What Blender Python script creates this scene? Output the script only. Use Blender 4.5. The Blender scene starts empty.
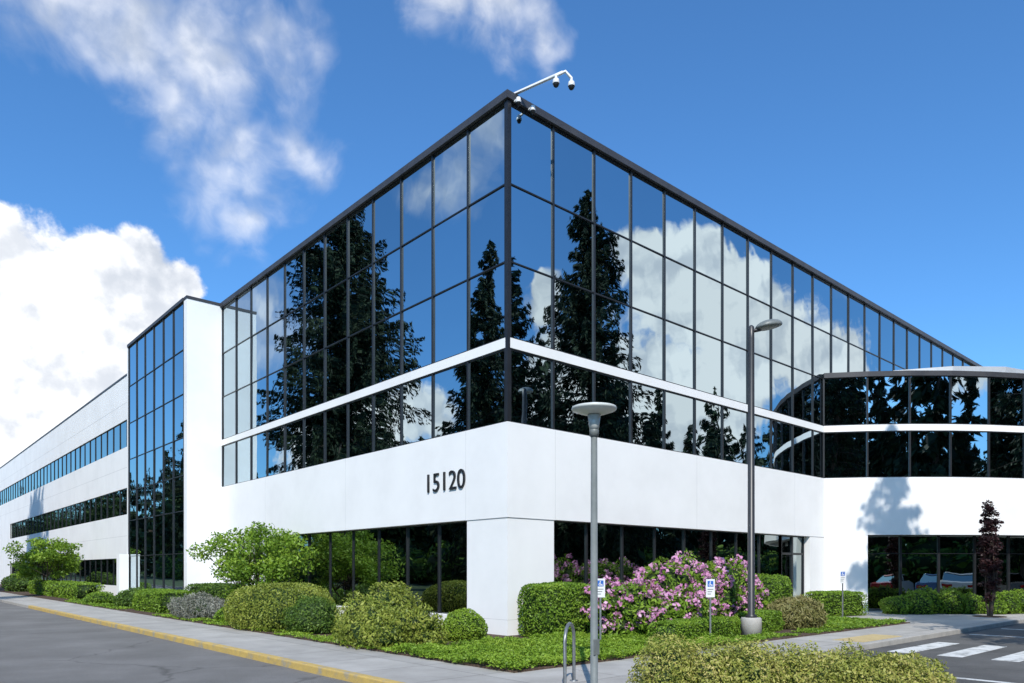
import bpy, math, numpy as np
from mathutils import Vector, Matrix
rng = np.random.default_rng(11)
scene = bpy.context.scene
COL = scene.collection

# ------------------------------------------------------------------ materials
def new_mat(name):
    m = bpy.data.materials.new(name); m.use_nodes = True
    nt = m.node_tree; b = nt.nodes['Principled BSDF']
    return m, nt, b
def N(nt, t, **kw):
    n = nt.nodes.new(t)
    for k, v in kw.items(): setattr(n, k, v)
    return n
def L(nt, a, b): nt.links.new(a, b)
def ramp(nt, stops):
    r = N(nt, 'ShaderNodeValToRGB'); cr = r.color_ramp
    while len(cr.elements) < len(stops): cr.elements.new(0.5)
    for e, (p, c) in zip(cr.elements, stops):
        e.position = p; e.color = (c[0], c[1], c[2], 1)
    return r
def surf(name, stops, scale=3.0, rough=0.8, detail=4, bump=0.0, bscale=60, bdist=0.01, metallic=0.0, spec=0.5, fine=0.0):
    m, nt, b = new_mat(name)
    tc = N(nt, 'ShaderNodeTexCoord')
    no = N(nt, 'ShaderNodeTexNoise'); no.inputs['Scale'].default_value = scale; no.inputs['Detail'].default_value = detail
    no.inputs['Roughness'].default_value = 0.62
    L(nt, tc.outputs['Object'], no.inputs['Vector'])
    r = ramp(nt, stops); L(nt, no.outputs['Fac'], r.inputs['Fac'])
    out = r.outputs['Color']
    if fine > 0:
        n3 = N(nt, 'ShaderNodeTexNoise'); n3.inputs['Scale'].default_value = 90; n3.inputs['Detail'].default_value = 2
        L(nt, tc.outputs['Object'], n3.inputs['Vector'])
        mr = N(nt, 'ShaderNodeMapRange'); mr.inputs[1].default_value = .3; mr.inputs[2].default_value = .7
        mr.inputs[3].default_value = 1 - fine; mr.inputs[4].default_value = 1 + fine
        L(nt, n3.outputs['Fac'], mr.inputs[0])
        vm = N(nt, 'ShaderNodeVectorMath', operation='SCALE'); L(nt, out, vm.inputs[0]); L(nt, mr.outputs[0], vm.inputs['Scale'])
        out = vm.outputs[0]
    L(nt, out, b.inputs['Base Color'])
    b.inputs['Roughness'].default_value = rough; b.inputs['Metallic'].default_value = metallic
    b.inputs['Specular IOR Level'].default_value = spec
    if bump > 0:
        n2 = N(nt, 'ShaderNodeTexNoise'); n2.inputs['Scale'].default_value = bscale; n2.inputs['Detail'].default_value = 2
        L(nt, tc.outputs['Object'], n2.inputs['Vector'])
        bp = N(nt, 'ShaderNodeBump'); bp.inputs['Strength'].default_value = bump; bp.inputs['Distance'].default_value = bdist
        L(nt, n2.outputs['Fac'], bp.inputs['Height']); L(nt, bp.outputs['Normal'], b.inputs['Normal'])
    return m
def cracks(m, scale=.22, width=.012, dark=.55):
    nt = m.node_tree; b = nt.nodes['Principled BSDF']; src = b.inputs['Base Color'].links[0].from_socket
    tc = N(nt, 'ShaderNodeTexCoord'); no = N(nt, 'ShaderNodeTexNoise'); no.inputs['Scale'].default_value = 1.5; no.inputs['Detail'].default_value = 3
    L(nt, tc.outputs['Object'], no.inputs['Vector'])
    ma = N(nt, 'ShaderNodeVectorMath', operation='MULTIPLY_ADD'); ma.inputs[1].default_value = (.9, .9, 0); L(nt, no.outputs['Color'], ma.inputs[0]); L(nt, tc.outputs['Object'], ma.inputs[2])
    vo = N(nt, 'ShaderNodeTexVoronoi', feature='DISTANCE_TO_EDGE'); vo.inputs['Scale'].default_value = scale; L(nt, ma.outputs[0], vo.inputs['Vector'])
    mr = N(nt, 'ShaderNodeMapRange'); mr.inputs[1].default_value = 0; mr.inputs[2].default_value = width * scale * 2; mr.inputs[3].default_value = dark; mr.inputs[4].default_value = 1
    L(nt, vo.outputs['Distance'], mr.inputs[0])
    vm = N(nt, 'ShaderNodeVectorMath', operation='SCALE'); L(nt, src, vm.inputs[0]); L(nt, mr.outputs[0], vm.inputs['Scale']); L(nt, vm.outputs[0], b.inputs['Base Color'])

M_white = surf('white_painted_concrete', [(.25, (.75, .745, .735)), (.5, (.81, .805, .795)), (.8, (.86, .855, .845))], scale=.5, rough=.6, bump=.12, bscale=40, bdist=.01, spec=.3)
M_joint = surf('joint_sealant', [(.3, (.50, .50, .50)), (.7, (.56, .56, .56))], scale=3)
M_mull = surf('dark_mullion', [(.3, (.010, .011, .013)), (.7, (.02, .021, .024))], scale=2, rough=.4)
M_coping = surf('dark_coping', [(.3, (.035, .035, .04)), (.7, (.06, .058, .06))], scale=2, rough=.45)
M_roof = surf('roof_membrane', [(.3, (.3, .3, .3)), (.7, (.4, .4, .4))], scale=1)
M_grey = surf('light_grey_metal', [(.3, (.42, .43, .44)), (.7, (.52, .53, .54))], scale=2, rough=.45, metallic=.2)
M_bronze = surf('dark_bronze_paint', [(.3, (.020, .020, .022)), (.7, (.035, .034, .036))], scale=4, rough=.4)
M_polegrey = surf('grey_painted_pole', [(.3, (.13, .145, .14)), (.7, (.18, .195, .19))], scale=8, rough=.45)
M_lampwhite = surf('lamp_shade_paint', [(.3, (.48, .50, .47)), (.7, (.58, .60, .57))], scale=8, rough=.4)
M_lens = surf('lamp_lens', [(.3, (.35, .37, .36)), (.7, (.5, .52, .5))], scale=10, rough=.15)
M_camwhite = surf('white_plastic', [(.3, (.62, .62, .62)), (.7, (.72, .72, .72))], scale=8, rough=.4)
M_black = surf('black_letter_paint', [(.3, (.012, .012, .014)), (.7, (.02, .02, .022))], scale=8, rough=.4)
M_blue = surf('sign_blue', [(.3, (.02, .10, .38)), (.7, (.03, .13, .45))], scale=8, rough=.4)
M_steel = surf('galvanised_steel', [(.3, (.20, .21, .22)), (.7, (.30, .31, .32))], scale=12, rough=.4, metallic=.6)
M_bark = surf('bark', [(.3, (.045, .032, .024)), (.7, (.10, .075, .055))], scale=6, rough=.9, bump=.6, bscale=12, bdist=.03)
M_mulch = surf('bark_mulch', [(.3, (.035, .022, .015)), (.55, (.09, .055, .035)), (.75, (.15, .10, .07))], scale=14, rough=.95, bump=.9, bscale=35, bdist=.04, fine=.4)
M_asphalt = surf('asphalt', [(.28, (.12, .115, .108)), (.5, (.155, .149, .142)), (.72, (.20, .192, .184))], scale=.55, detail=6, rough=.9, bump=.5, bscale=140, bdist=.006, fine=.3, spec=.3)
M_asphalt2 = surf('parking_asphalt', [(.28, (.07, .067, .065)), (.5, (.10, .097, .093)), (.72, (.14, .135, .13))], scale=.7, detail=6, rough=.9, bump=.5, bscale=140, bdist=.006, fine=.3, spec=.3)
cracks(M_asphalt, .16, .02, .62); cracks(M_asphalt2, .25, .015, .6)
M_yellow = surf('worn_yellow_paint', [(.36, (.30, .27, .21)), (.48, (.46, .32, .10)), (.7, (.55, .38, .10))], scale=3.5, detail=7, rough=.75, fine=.15)
M_kerb = surf('kerb_concrete', [(.3, (.28, .27, .25)), (.7, (.40, .38, .35))], scale=3, rough=.85, bump=.3, fine=.12)
M_tact = surf('tactile_paving', [(.3, (.42, .32, .15)), (.7, (.52, .40, .19))], scale=4, rough=.8, fine=.15)
M_paint = surf('road_marking_paint', [(.33, (.20, .20, .19)), (.45, (.55, .55, .53)), (.7, (.70, .70, .68))], scale=5, detail=8, rough=.7, fine=.12)
M_ground = surf('grass_ground', [(.3, (.03, .055, .015)), (.7, (.06, .09, .028))], scale=.3, rough=.95, bump=.5, bscale=20, fine=.3)
M_tyre = surf('tyre_rubber', [(.3, (.012, .012, .012)), (.7, (.02, .02, .02))], scale=8, rough=.8)
def carpaint(name, c): return surf(name, [(.3, c), (.7, tuple(x * 1.08 for x in c))], scale=2, rough=.2)

def concrete_walk():
    m = surf('sidewalk_concrete', [(.25, (.30, .285, .26)), (.5, (.38, .36, .33)), (.75, (.46, .44, .405))], scale=1.3, detail=6, rough=.85, bump=.25, bscale=80, bdist=.006, fine=.1)
    nt = m.node_tree; b = nt.nodes['Principled BSDF']
    src = b.inputs['Base Color'].links[0].from_socket
    tc = N(nt, 'ShaderNodeTexCoord')
    br = N(nt, 'ShaderNodeTexBrick'); br.offset = 0.0
    br.inputs['Scale'].default_value = 1; br.inputs['Brick Width'].default_value = 1.5; br.inputs['Row Height'].default_value = 1.5
    br.inputs['Mortar Size'].default_value = .012; br.inputs['Mortar Smooth'].default_value = .3
    br.inputs['Color1'].default_value = (1, 1, 1, 1); br.inputs['Color2'].default_value = (.86, .86, .86, 1); br.inputs['Mortar'].default_value = (.4, .4, .4, 1)
    L(nt, tc.outputs['Object'], br.inputs['Vector'])
    mx = N(nt, 'ShaderNodeVectorMath', operation='MULTIPLY'); L(nt, src, mx.inputs[0]); L(nt, br.outputs['Color'], mx.inputs[1])
    L(nt, mx.outputs[0], b.inputs['Base Color'])
    return m
M_walk = concrete_walk()

def glass(name, col, wav=.004, rough=.008):
    m, nt, b = new_mat(name)
    tc = N(nt, 'ShaderNodeTexCoord')
    no = N(nt, 'ShaderNodeTexNoise'); no.inputs['Scale'].default_value = .9; no.inputs['Detail'].default_value = 1.5
    L(nt, tc.outputs['Object'], no.inputs['Vector'])
    bp = N(nt, 'ShaderNodeBump'); bp.inputs['Strength'].default_value = 1; bp.inputs['Distance'].default_value = wav
    L(nt, no.outputs['Fac'], bp.inputs['Height']); L(nt, bp.outputs['Normal'], b.inputs['Normal'])
    ri = N(nt, 'ShaderNodeNewGeometry')
    r = ramp(nt, [(0, tuple(c * .9 for c in col)), (1, tuple(min(1, c * 1.08) for c in col))])
    L(nt, ri.outputs['Random Per Island'], r.inputs['Fac']); L(nt, r.outputs['Color'], b.inputs['Base Color'])
    b.inputs['Metallic'].default_value = 1; b.inputs['Roughness'].default_value = rough
    return m
M_glass = glass('reflective_curtain_wall_glass', (.47, .57, .62), .004, .012)
M_glass2 = glass('dark_tinted_glass', (.38, .43, .42), .005, .012)

def leafmat(name, stops, trans=.25, clump=1.2):
    m, nt, b = new_mat(name)
    ge = N(nt, 'ShaderNodeNewGeometry'); tc = N(nt, 'ShaderNodeTexCoord')
    no = N(nt, 'ShaderNodeTexNoise'); no.inputs['Scale'].default_value = clump; no.inputs['Detail'].default_value = 2
    L(nt, tc.outputs['Object'], no.inputs['Vector'])
    ad = N(nt, 'ShaderNodeMath', operation='MULTIPLY_ADD'); ad.inputs[1].default_value = .55
    L(nt, ge.outputs['Random Per Island'], ad.inputs[0])
    mr = N(nt, 'ShaderNodeMapRange'); mr.inputs[1].default_value = .3; mr.inputs[2].default_value = .7; mr.inputs[4].default_value = .45
    L(nt, no.outputs['Fac'], mr.inputs[0]); L(nt, mr.outputs[0], ad.inputs[2])
    r = ramp(nt, stops); L(nt, ad.outputs[0], r.inputs['Fac'])
    L(nt, r.outputs['Color'], b.inputs['Base Color']); b.inputs['Roughness'].default_value = .5
    b.inputs['Specular IOR Level'].default_value = .3
    if trans > 0:
        tr = N(nt, 'ShaderNodeBsdfTranslucent'); L(nt, r.outputs['Color'], tr.inputs['Color'])
        mx = N(nt, 'ShaderNodeMixShader'); mx.inputs[0].default_value = trans
        L(nt, b.outputs[0], mx.inputs[1]); L(nt, tr.outputs[0], mx.inputs[2])
        L(nt, mx.outputs[0], nt.nodes['Material Output'].inputs['Surface'])
    return m
def leafmat_flat(name, stops):
    m, nt, b = new_mat(name); ge = N(nt, 'ShaderNodeNewGeometry'); r = ramp(nt, stops)
    L(nt, ge.outputs['Random Per Island'], r.inputs['Fac']); L(nt, r.outputs['Color'], b.inputs['Base Color'])
    b.inputs['Roughness'].default_value = .7; b.inputs['Specular IOR Level'].default_value = .2
    return m
G_mid = leafmat('leaf_green', [(0, (.035, .075, .012)), (.5, (.085, .16, .022)), (1, (.17, .25, .04))])
G_bright = leafmat('leaf_bright_green', [(0, (.07, .145, .014)), (.5, (.17, .29, .026)), (1, (.31, .43, .05))], trans=.3)
G_lawn = leafmat('ground_cover_leaf', [(0, (.10, .19, .014)), (.5, (.22, .35, .03)), (1, (.36, .48, .06))], trans=.3)
G_yel = leafmat('leaf_yellow_green', [(0, (.08, .11, .014)), (.5, (.21, .26, .035)), (.8, (.35, .38, .07)), (1, (.44, .40, .12))], clump=2)
G_spi = leafmat('spirea_leaf', [(0, (.10, .13, .02)), (.4, (.27, .30, .05)), (.75, (.46, .43, .12)), (1, (.58, .44, .2))], clump=3)
G_grey = leafmat('leaf_grey_green', [(0, (.11, .11, .085)), (.5, (.23, .235, .19)), (1, (.36, .35, .31))])
G_dark = leafmat_flat('leaf_dark_green', [(0, (.012, .028, .009)), (.5, (.028, .06, .016)), (1, (.055, .10, .03))])
G_con = leafmat_flat('conifer_needles', [(0, (.007, .015, .008)), (.5, (.016, .032, .014)), (1, (.036, .058, .024))])
G_thick = leafmat_flat('undergrowth_leaf', [(0, (.04, .09, .015)), (.5, (.09, .17, .025)), (1, (.16, .26, .04))])
G_red = leafmat('leaf_dark_red', [(0, (.014, .007, .008)), (.5, (.035, .013, .016)), (1, (.07, .027, .022))])
G_pink = leafmat('pink_blossom', [(0, (.50, .17, .36)), (.5, (.68, .32, .53)), (1, (.86, .58, .74))], trans=.3)
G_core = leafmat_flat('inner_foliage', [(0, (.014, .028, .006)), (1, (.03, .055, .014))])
G_tan = leafmat('leaf_tan_green', [(0, (.10, .11, .03)), (.5, (.22, .21, .07)), (1, (.36, .30, .14))])

# ------------------------------------------------------------------ mesh helpers
def link(ob, parent=None):
    COL.objects.link(ob)
    if parent is not None: ob.parent = parent
    return ob
def empty(name):
    e = bpy.data.objects.new(name, None); e.empty_display_size = .2; COL.objects.link(e); return e

class MB:
    def __init__(s): s.v = []; s.f = []; s.m = []; s.sm = []
    def add(s, vs, fs, m=0, sm=False):
        o = len(s.v); s.v += [tuple(v) for v in vs]
        for f in fs: s.f.append([i + o for i in f]); s.m.append(m); s.sm.append(sm)
    def obox(s, P, e, n, a0, a1, n0, n1, z0, z1, m=0):
        c = []
        for z in (z0, z1):
            for a, q in ((a0, n0), (a1, n0), (a1, n1), (a0, n1)):
                c.append((P[0] + e[0] * a + n[0] * q, P[1] + e[1] * a + n[1] * q, z))
        s.add(c, [(0, 3, 2, 1), (4, 5, 6, 7), (0, 1, 5, 4), (1, 2, 6, 5), (2, 3, 7, 6), (3, 0, 4, 7)], m)
    def box(s, x0, x1, y0, y1, z0, z1, m=0): s.obox((0, 0), (1, 0), (0, 1), x0, x1, y0, y1, z0, z1, m)
    def tube(s, pts, rad, seg=10, m=0, sm=True):
        pts = [Vector(p) for p in pts]; rings = []
        up0 = Vector((0, 0, 1))
        for i, p in enumerate(pts):
            d = (pts[min(i + 1, len(pts) - 1)] - pts[max(i - 1, 0)]).normalized()
            u = d.cross(up0)
            if u.length < 1e-3: u = Vector((1, 0, 0))
            u.normalize(); w = d.cross(u).normalized()
            r = rad[i] if isinstance(rad, (list, tuple)) else rad
            rings.append([p + (u * math.cos(2 * math.pi * k / seg) + w * math.sin(2 * math.pi * k / seg)) * r for k in range(seg)])
        vs = [v for r_ in rings for v in r_]; fs = []
        for i in range(len(pts) - 1):
            for k in range(seg):
                k2 = (k + 1) % seg
                fs.append((i * seg + k, i * seg + k2, (i + 1) * seg + k2, (i + 1) * seg + k))
        s.add(vs, fs, m, sm)
        s.add(rings[0], [tuple(range(seg))], m); s.add(rings[-1], [tuple(range(seg))], m)
    def lathe(s, c, prof, seg=28, m=0, sm=True):
        vs = []
        for r, z in prof:
            for k in range(seg):
                a = 2 * math.pi * k / seg
                vs.append((c[0] + r * math.cos(a), c[1] + r * math.sin(a), c[2] + z))
        fs = []
        for i in range(len(prof) - 1):
            for k in range(seg):
                k2 = (k + 1) % seg
                fs.append((i * seg + k, i * seg + k2, (i + 1) * seg + k2, (i + 1) * seg + k))
        s.add(vs, fs, m, sm)
    def build(s, name, mats, parent=None, bevel=0, recalc=True):
        me = bpy.data.meshes.new(name); me.from_pydata(s.v, [], s.f)
        for mt in mats: me.materials.append(mt)
        me.polygons.foreach_set('material_index', s.m); me.polygons.foreach_set('use_smooth', s.sm)
        me.update()
        if recalc:
            import bmesh
            bm = bmesh.new(); bm.from_mesh(me); bmesh.ops.recalc_face_normals(bm, faces=bm.faces); bm.to_mesh(me); bm.free()
        ob = link(bpy.data.objects.new(name, me), parent)
        if bevel > 0:
            md = ob.modifiers.new('bevel', 'BEVEL'); md.width = bevel; md.segments = 2; md.limit_method = 'ANGLE'
        return ob

def np_mesh(name, V, F, mats, mi=None, parent=None, smooth=False, loc=None):
    me = bpy.data.meshes.new(name); n = len(F)
    me.vertices.add(len(V)); me.vertices.foreach_set('co', np.ascontiguousarray(V, dtype=np.float32).ravel())
    me.loops.add(n * 4); me.loops.foreach_set('vertex_index', np.ascontiguousarray(F, dtype=np.int32).ravel())
    me.polygons.add(n); me.polygons.foreach_set('loop_start', np.arange(0, 4 * n, 4, dtype=np.int32))
    for mt in mats: me.materials.append(mt)
    if mi is not None: me.polygons.foreach_set('material_index', np.asarray(mi, dtype=np.int32))
    if smooth: me.polygons.foreach_set('use_smooth', np.ones(n, dtype=bool))
    me.update(calc_edges=True)
    ob = link(bpy.data.objects.new(name, me), parent)
    if loc is not None: ob.location = loc
    return ob
def unit(a): return a / np.maximum(np.linalg.norm(a, axis=-1, keepdims=True), 1e-9)
def diamonds(C, A, B):
    n = len(C)
    V = np.stack([C - A, C + B, C + A, C - B], axis=1).reshape(-1, 3)
    return V, np.arange(4 * n).reshape(n, 4)
def leaf_quads(C, size, rg, Nrm=None, bias=.6, asp=.5, up=0.0):
    n = len(C); R = unit(rg.normal(size=(n, 3)))
    nn = R if Nrm is None else unit(R + Nrm * bias)
    t = rg.normal(size=(n, 3)); t[:, 2] += up
    A = unit(np.cross(nn, np.cross(t, nn))); B = np.cross(nn, A)
    l = (size * (.55 + .8 * rg.random(n)))[:, None] * .5
    return diamonds(C, A * l, B * l * asp)
class Acc:
    def __init__(s): s.V = []; s.F = []; s.M = []; s.o = 0
    def add(s, V, F, m=0):
        s.V.append(V); s.F.append(F + s.o); s.M.append(np.full(len(F), m)); s.o += len(V)
    def build(s, name, mats, parent=None, loc=None):
        return np_mesh(name, np.concatenate(s.V), np.concatenate(s.F), mats, np.concatenate(s.M), parent, loc=loc)

def lump(u, rg, amp, freq=3.0, k=7):
    f = np.ones(len(u))
    for i in range(k):
        w = rg.normal(size=3) * freq * (1 + .35 * i); f += amp / (1 + .3 * i) * np.sin(u @ w + rg.random() * 6.28)
    return f
def sphere_grid(nu=28, nv=14):
    th = np.linspace(0, 2 * np.pi, nu, endpoint=False); ph = np.linspace(0, np.pi, nv)
    P = np.array([[np.sin(p) * np.cos(t), np.sin(p) * np.sin(t), np.cos(p)] for p in ph for t in th])
    F = np.array([[i * nu + j, i * nu + (j + 1) % nu, (i + 1) * nu + (j + 1) % nu, (i + 1) * nu + j] for i in range(nv - 1) for j in range(nu)])
    return P, F
def bush_into(acc, cx, cy, rx, ry, h, n, leaf, seed, p=2.0, amp=.06, rot=0.0, z0=0.0, lm=0, cm=1, asp=.5, up=0., freq=3., loose=.22, bias=.6):
    rz = h * .5 if p > 3 else h * .6
    cz = h * .5 if p > 3 else h * .4
    cr, sr = math.cos(rot), math.sin(rot)
    def shape(u, sc, s2):
        rg2 = np.random.default_rng(s2)
        q = (np.abs(u) ** p).sum(1) ** (-1 / p)
        f = lump(u, rg2, amp, freq) * q * sc
        P = u * f[:, None] * np.array([rx, ry, rz])
        x = P[:, 0] * cr - P[:, 1] * sr; y = P[:, 0] * sr + P[:, 1] * cr
        return np.stack([x + cx, y + cy, P[:, 2] + cz + z0], 1)
    rg = np.random.default_rng(seed)
    u = unit(rg.normal(size=(n, 3)))
    if p > 3:
        v = rg.uniform(-1, 1, size=(n, 3)); ax = rg.choice(3, size=n, p=np.array([ry * rz, rx * rz, rx * ry * 1.1]) / (ry * rz + rx * rz + rx * ry * 1.1))
        v[np.arange(n), ax] = np.sign(rg.uniform(-1, 1, n)); u = unit(v)
    sc = 1.03 - loose * rg.random(n) ** 1.6
    C = shape(u, sc, seed + 5)
    keep = C[:, 2] > z0 + .01; C = C[keep]; u = u[keep]
    Nn = unit(u / np.array([rx, ry, rz]))
    Nn = np.stack([Nn[:, 0] * cr - Nn[:, 1] * sr, Nn[:, 0] * sr + Nn[:, 1] * cr, Nn[:, 2]], 1)
    V, F = leaf_quads(C, leaf, rg, Nn, bias, asp, up); acc.add(V, F, lm)
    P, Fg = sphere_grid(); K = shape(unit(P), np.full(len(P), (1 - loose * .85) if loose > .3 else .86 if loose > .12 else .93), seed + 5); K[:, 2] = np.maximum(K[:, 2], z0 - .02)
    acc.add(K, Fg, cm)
    return C, Nn
def bush(name, cx, cy, rx, ry, h, n, leaf, mat, seed, **kw):
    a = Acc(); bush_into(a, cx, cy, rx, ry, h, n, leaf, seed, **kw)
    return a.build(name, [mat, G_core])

# ------------------------------------------------------------------ ground, roads
def slab(name, x0, x1, y0, y1, z0, z1, mat, bevel=0):
    b = MB(); b.box(x0, x1, y0, y1, z0, z1); return b.build(name, [mat], bevel=bevel)
def sheet(name, x0, x1, y0, y1, z, mat):
    b = MB(); b.add([(x0, y0, z), (x1, y0, z), (x1, y1, z), (x0, y1, z)], [(0, 1, 2, 3)]); return b.build(name, [mat])
sheet('ground', -1500, 1500, -1500, 1500, -.15, M_ground)
sheet('road', -14.0, -5.9, -80, 400, -.12, M_asphalt)
sheet('parking_lot', -5.9, 70, -34, -6.40, -.12, M_asphalt2)
b = MB()
b.box(-5.8, -4.0, -12, 120, -.2, 0); b.box(-4.0, 12, -6.3, -4.7, -.2, 0); b.box(-4.0, -1.5, -12, -6.3, -.2, 0)
b.box(12, 45, -6.3, 1.2, -.2, 0); b.box(22.5, 45, -9, -6.3, -.2, 0)
b.build('sidewalk', [M_walk])
b = MB(); b.box(-5.96, -5.8, -12, 26, -.2, .006); b.build('yellow_kerb', [M_yellow], bevel=.02)
b = MB(); b.box(-5.96, -5.8, 26.0, 120, -.2, .006); b.box(-1.5, 22.5, -6.45, -6.3, -.2, .006); b.box(-1.5, -1.35, -12, -6.45, -.2, .006); b.box(-5.8, -1.5, -12.15, -12, -.2, .006)
b.box(-14.15, -14.0, -80, 300, -.2, .0)
b.build('concrete_kerb', [M_kerb], bevel=.02)
b = MB(); b.box(-4.0, .3, -4.7, 118, -.2, .03); b.box(.3, 12, -4.7, .3, -.2, .03)
b.build('planting_bed', [M_mulch])
b = MB()
for i in range(7): b.box(4.6, 7.6, -7.35 - i * .95, -6.9 - i * .95, -.13, -.115)
b.build('crosswalk_marking', [M_paint])
b = MB()
for i in range(5): b.box(10.5 + i * 2.8, 10.62 + i * 2.8, -12.2, -6.7, -.13, -.115)
b.box(1.4, 1.52, -12.2, -6.9, -.13, -.115)
b.build('parking_stall_marking', [M_paint])
slab('tactile_paving', 5.0, 7.2, -6.25, -5.55, -.01, .008, M_tact)

# ------------------------------------------------------------------ building
bld = empty('office_building')
H = 13.05; BW = 1.55
pr = np.random.default_rng(3)
def pane(b, P, e, n, a0, a1, z0, z1, off, tilt=.004):
    w = a1 - a0; h = z1 - z0
    ta, tb = pr.normal() * tilt, pr.normal() * tilt
    vs = []
    for s_, t_ in ((0, 0), (1, 0), (1, 1), (0, 1)):
        q = off + ta * (s_ - .5) + tb * (t_ - .5)
        a = a0 + w * s_
        vs.append((P[0] + e[0] * a + n[0] * q, P[1] + e[1] * a + n[1] * q, z0 + h * t_))
    b.add(vs, [(0, 1, 2, 3)])
def curtain(gb, mb, P, e, n, stations, rows, off=-.03, vm=.03, hm=.016, pro=.03, dep=.06, tilt=.004):
    for i in range(len(stations) - 1):
        for j in range(len(rows) - 1):
            pane(gb, P, e, n, stations[i], stations[i + 1], rows[j], rows[j + 1], off, tilt)
    for i, s_ in enumerate(stations):
        mb.obox(P, e, n, s_ - vm, s_ + vm, off - dep, off + pro + .01, rows[0], rows[-1])
    for z in rows:
        mb.obox(P, e, n, stations[0], stations[-1], off - dep, off + pro, z - hm, z + hm)

gl = MB(); mu = MB(); wh = MB(); jo = MB(); cp = MB(); g2 = MB(); rf = MB()
LP, Le, Ln = (0, 0), (0, 1), (-1, 0)
RP, Re, Rn = (0, 0), (1, 0), (0, -1)
rows_up = [7.2, 9.03, 10.9, 12.85]; rows_lo = [5.17, 6.92]
stL = [i * BW for i in range(13)]; stR = [i * BW for i in range(25)]
for P, e, n, st in ((LP, Le, Ln, stL), (RP, Re, Rn, stR)):
    curtain(gl, mu, P, e, n, st, rows_up); curtain(gl, mu, P, e, n, st, rows_lo)
mu.box(-.035, .05, -.035, .05, 5.17, 12.86)
wh.box(-.03, .3, -.03, 18.6, 6.94, 7.18); wh.box(.3, 37.2, -.03, .3, 6.94, 7.18)
wh.box(-.06, .4, -.06, 18.6, 2.87, 5.15); wh.box(.4, 16.3, -.06, .4, 2.87, 5.15)
cp.box(-.09, .4, -.09, 18.6, 12.87, H); cp.box(.4, 37.3, -.09, .4, 12.87, H)
wh.box(-.045, 1.52, -.045, 1.52, 0, 2.865)
wh.box(-.02, .34, 1.52, 15.5, 0, .42); wh.box(-.045, .4, 15.5, 18.6, 0, 2.865)
wh.box(1.52, 13.4, -.02, .34, 0, .25)
wh.box(15.15, 16.3, -.045, .4, 0, 2.865)
curtain(g2, mu, (.22, 0), Le, Ln, [1.52 + i * 1.553 for i in range(10)], [.42, 2.86], off=0, tilt=.006)
curtain(g2, mu, (0, .22), Re, Rn, [1.52 + i * 1.485 for i in range(9)], [.25, 2.86], off=0, tilt=.006)
curtain(g2, mu, (0, .22), Re, Rn, [13.42, 14.25, 15.13], [.03, 2.2, 2.86], off=0, tilt=.006, vm=.05, hm=.04)
for z in (2.868,):
    jo.box(-.064, .0, -.064, 1.55, z - .008, z + .004)
    jo.box(0, 1.55, -.064, -.04, z - .008, z + .004)
for y in (1.55, 7.75, 13.95): jo.box(-.062, -.05, y - .005, y + .005, 2.89, 5.14)
for x in (1.55, 7.75, 13.95): jo.box(x - .005, x + .005, -.062, -.05, 2.89, 5.14)
jo.box(-.047, -.03, -.047, 1.5, .40, .408); jo.box(-.03, 1.5, -.047, -.03, .40, .408)
rf.box(.4, 37.2, .4, 18.5, 12.4, 12.6); rf.box(.4, 18, 18.5, 112, 12.4, 12.6)
# stair tower
wh.box(-1.45, .0, 18.6, 19.0, 0, H - .12); cp.box(-1.47, .02, 18.58, 18.99, H - .12, H)
stT = [19.0 + i * 1.42 for i in range(7)]
curtain(gl, mu, (-1.42, 0), Le, Ln, stT, [.5, 2.3, 4.1, 5.6, 7.2, 9.03, 10.9, 12.9], off=0)
wh.box(-1.45, 0, 19.0, 27.5, 0, .47)
cp.box(-1.50, -1.1, 18.99, 27.62, 12.91, H)
wh.box(-1.46, 0, 27.54, 27.75, 0, 12.9); rf.box(-1.1, .4, 19.0, 27.6, 12.3, 12.5)
wh.box(-1.9, -1.47, 27.4, 27.95, 0, 2.4)
# wing
WY0, WY1 = 27.75, 112
for z0, z1 in ((0, .65), (2.3, 4.85), (6.4, 8.8), (10.4, 12.95)): wh.box(-.02, .4, WY0, WY1, z0, z1)
for z0, z1, n_ in ((.65, 2.3, 32), (4.85, 6.4, 32), (8.8, 10.4, 44)):
    ye = 29.2 + n_ * 1.55
    wh.box(-.02, .4, WY0, 29.2, z0, z1); wh.box(-.02, .4, ye, WY1, z0, z1)
    curtain(g2, mu, (.06, 0), Le, Ln, [29.2 + i * 1.55 for i in range(n_ + 1)], [z0 + .0, z1 - .0], off=0, vm=.025)
cp.box(-.05, .42, WY0, WY1, 12.95, 13.05)
for z in (3.6, 7.6, 11.4):
    jo.box(-.023, -.01, WY0, WY1, z - .008, z + .008)
for k in range(9):
    y = 29.2 + 9.3 * k
    for z0, z1 in ((2.32, 4.83), (6.42, 8.78), (10.42, 12.93)): jo.box(-.022, -.01, y - .008, y + .008, z0, z1)
wh.box(37.2, 37.5, 0, 18.6, 0, 12.9); wh.box(.4, 37.2, 18.5, 18.8, 0, 12.4)

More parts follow.
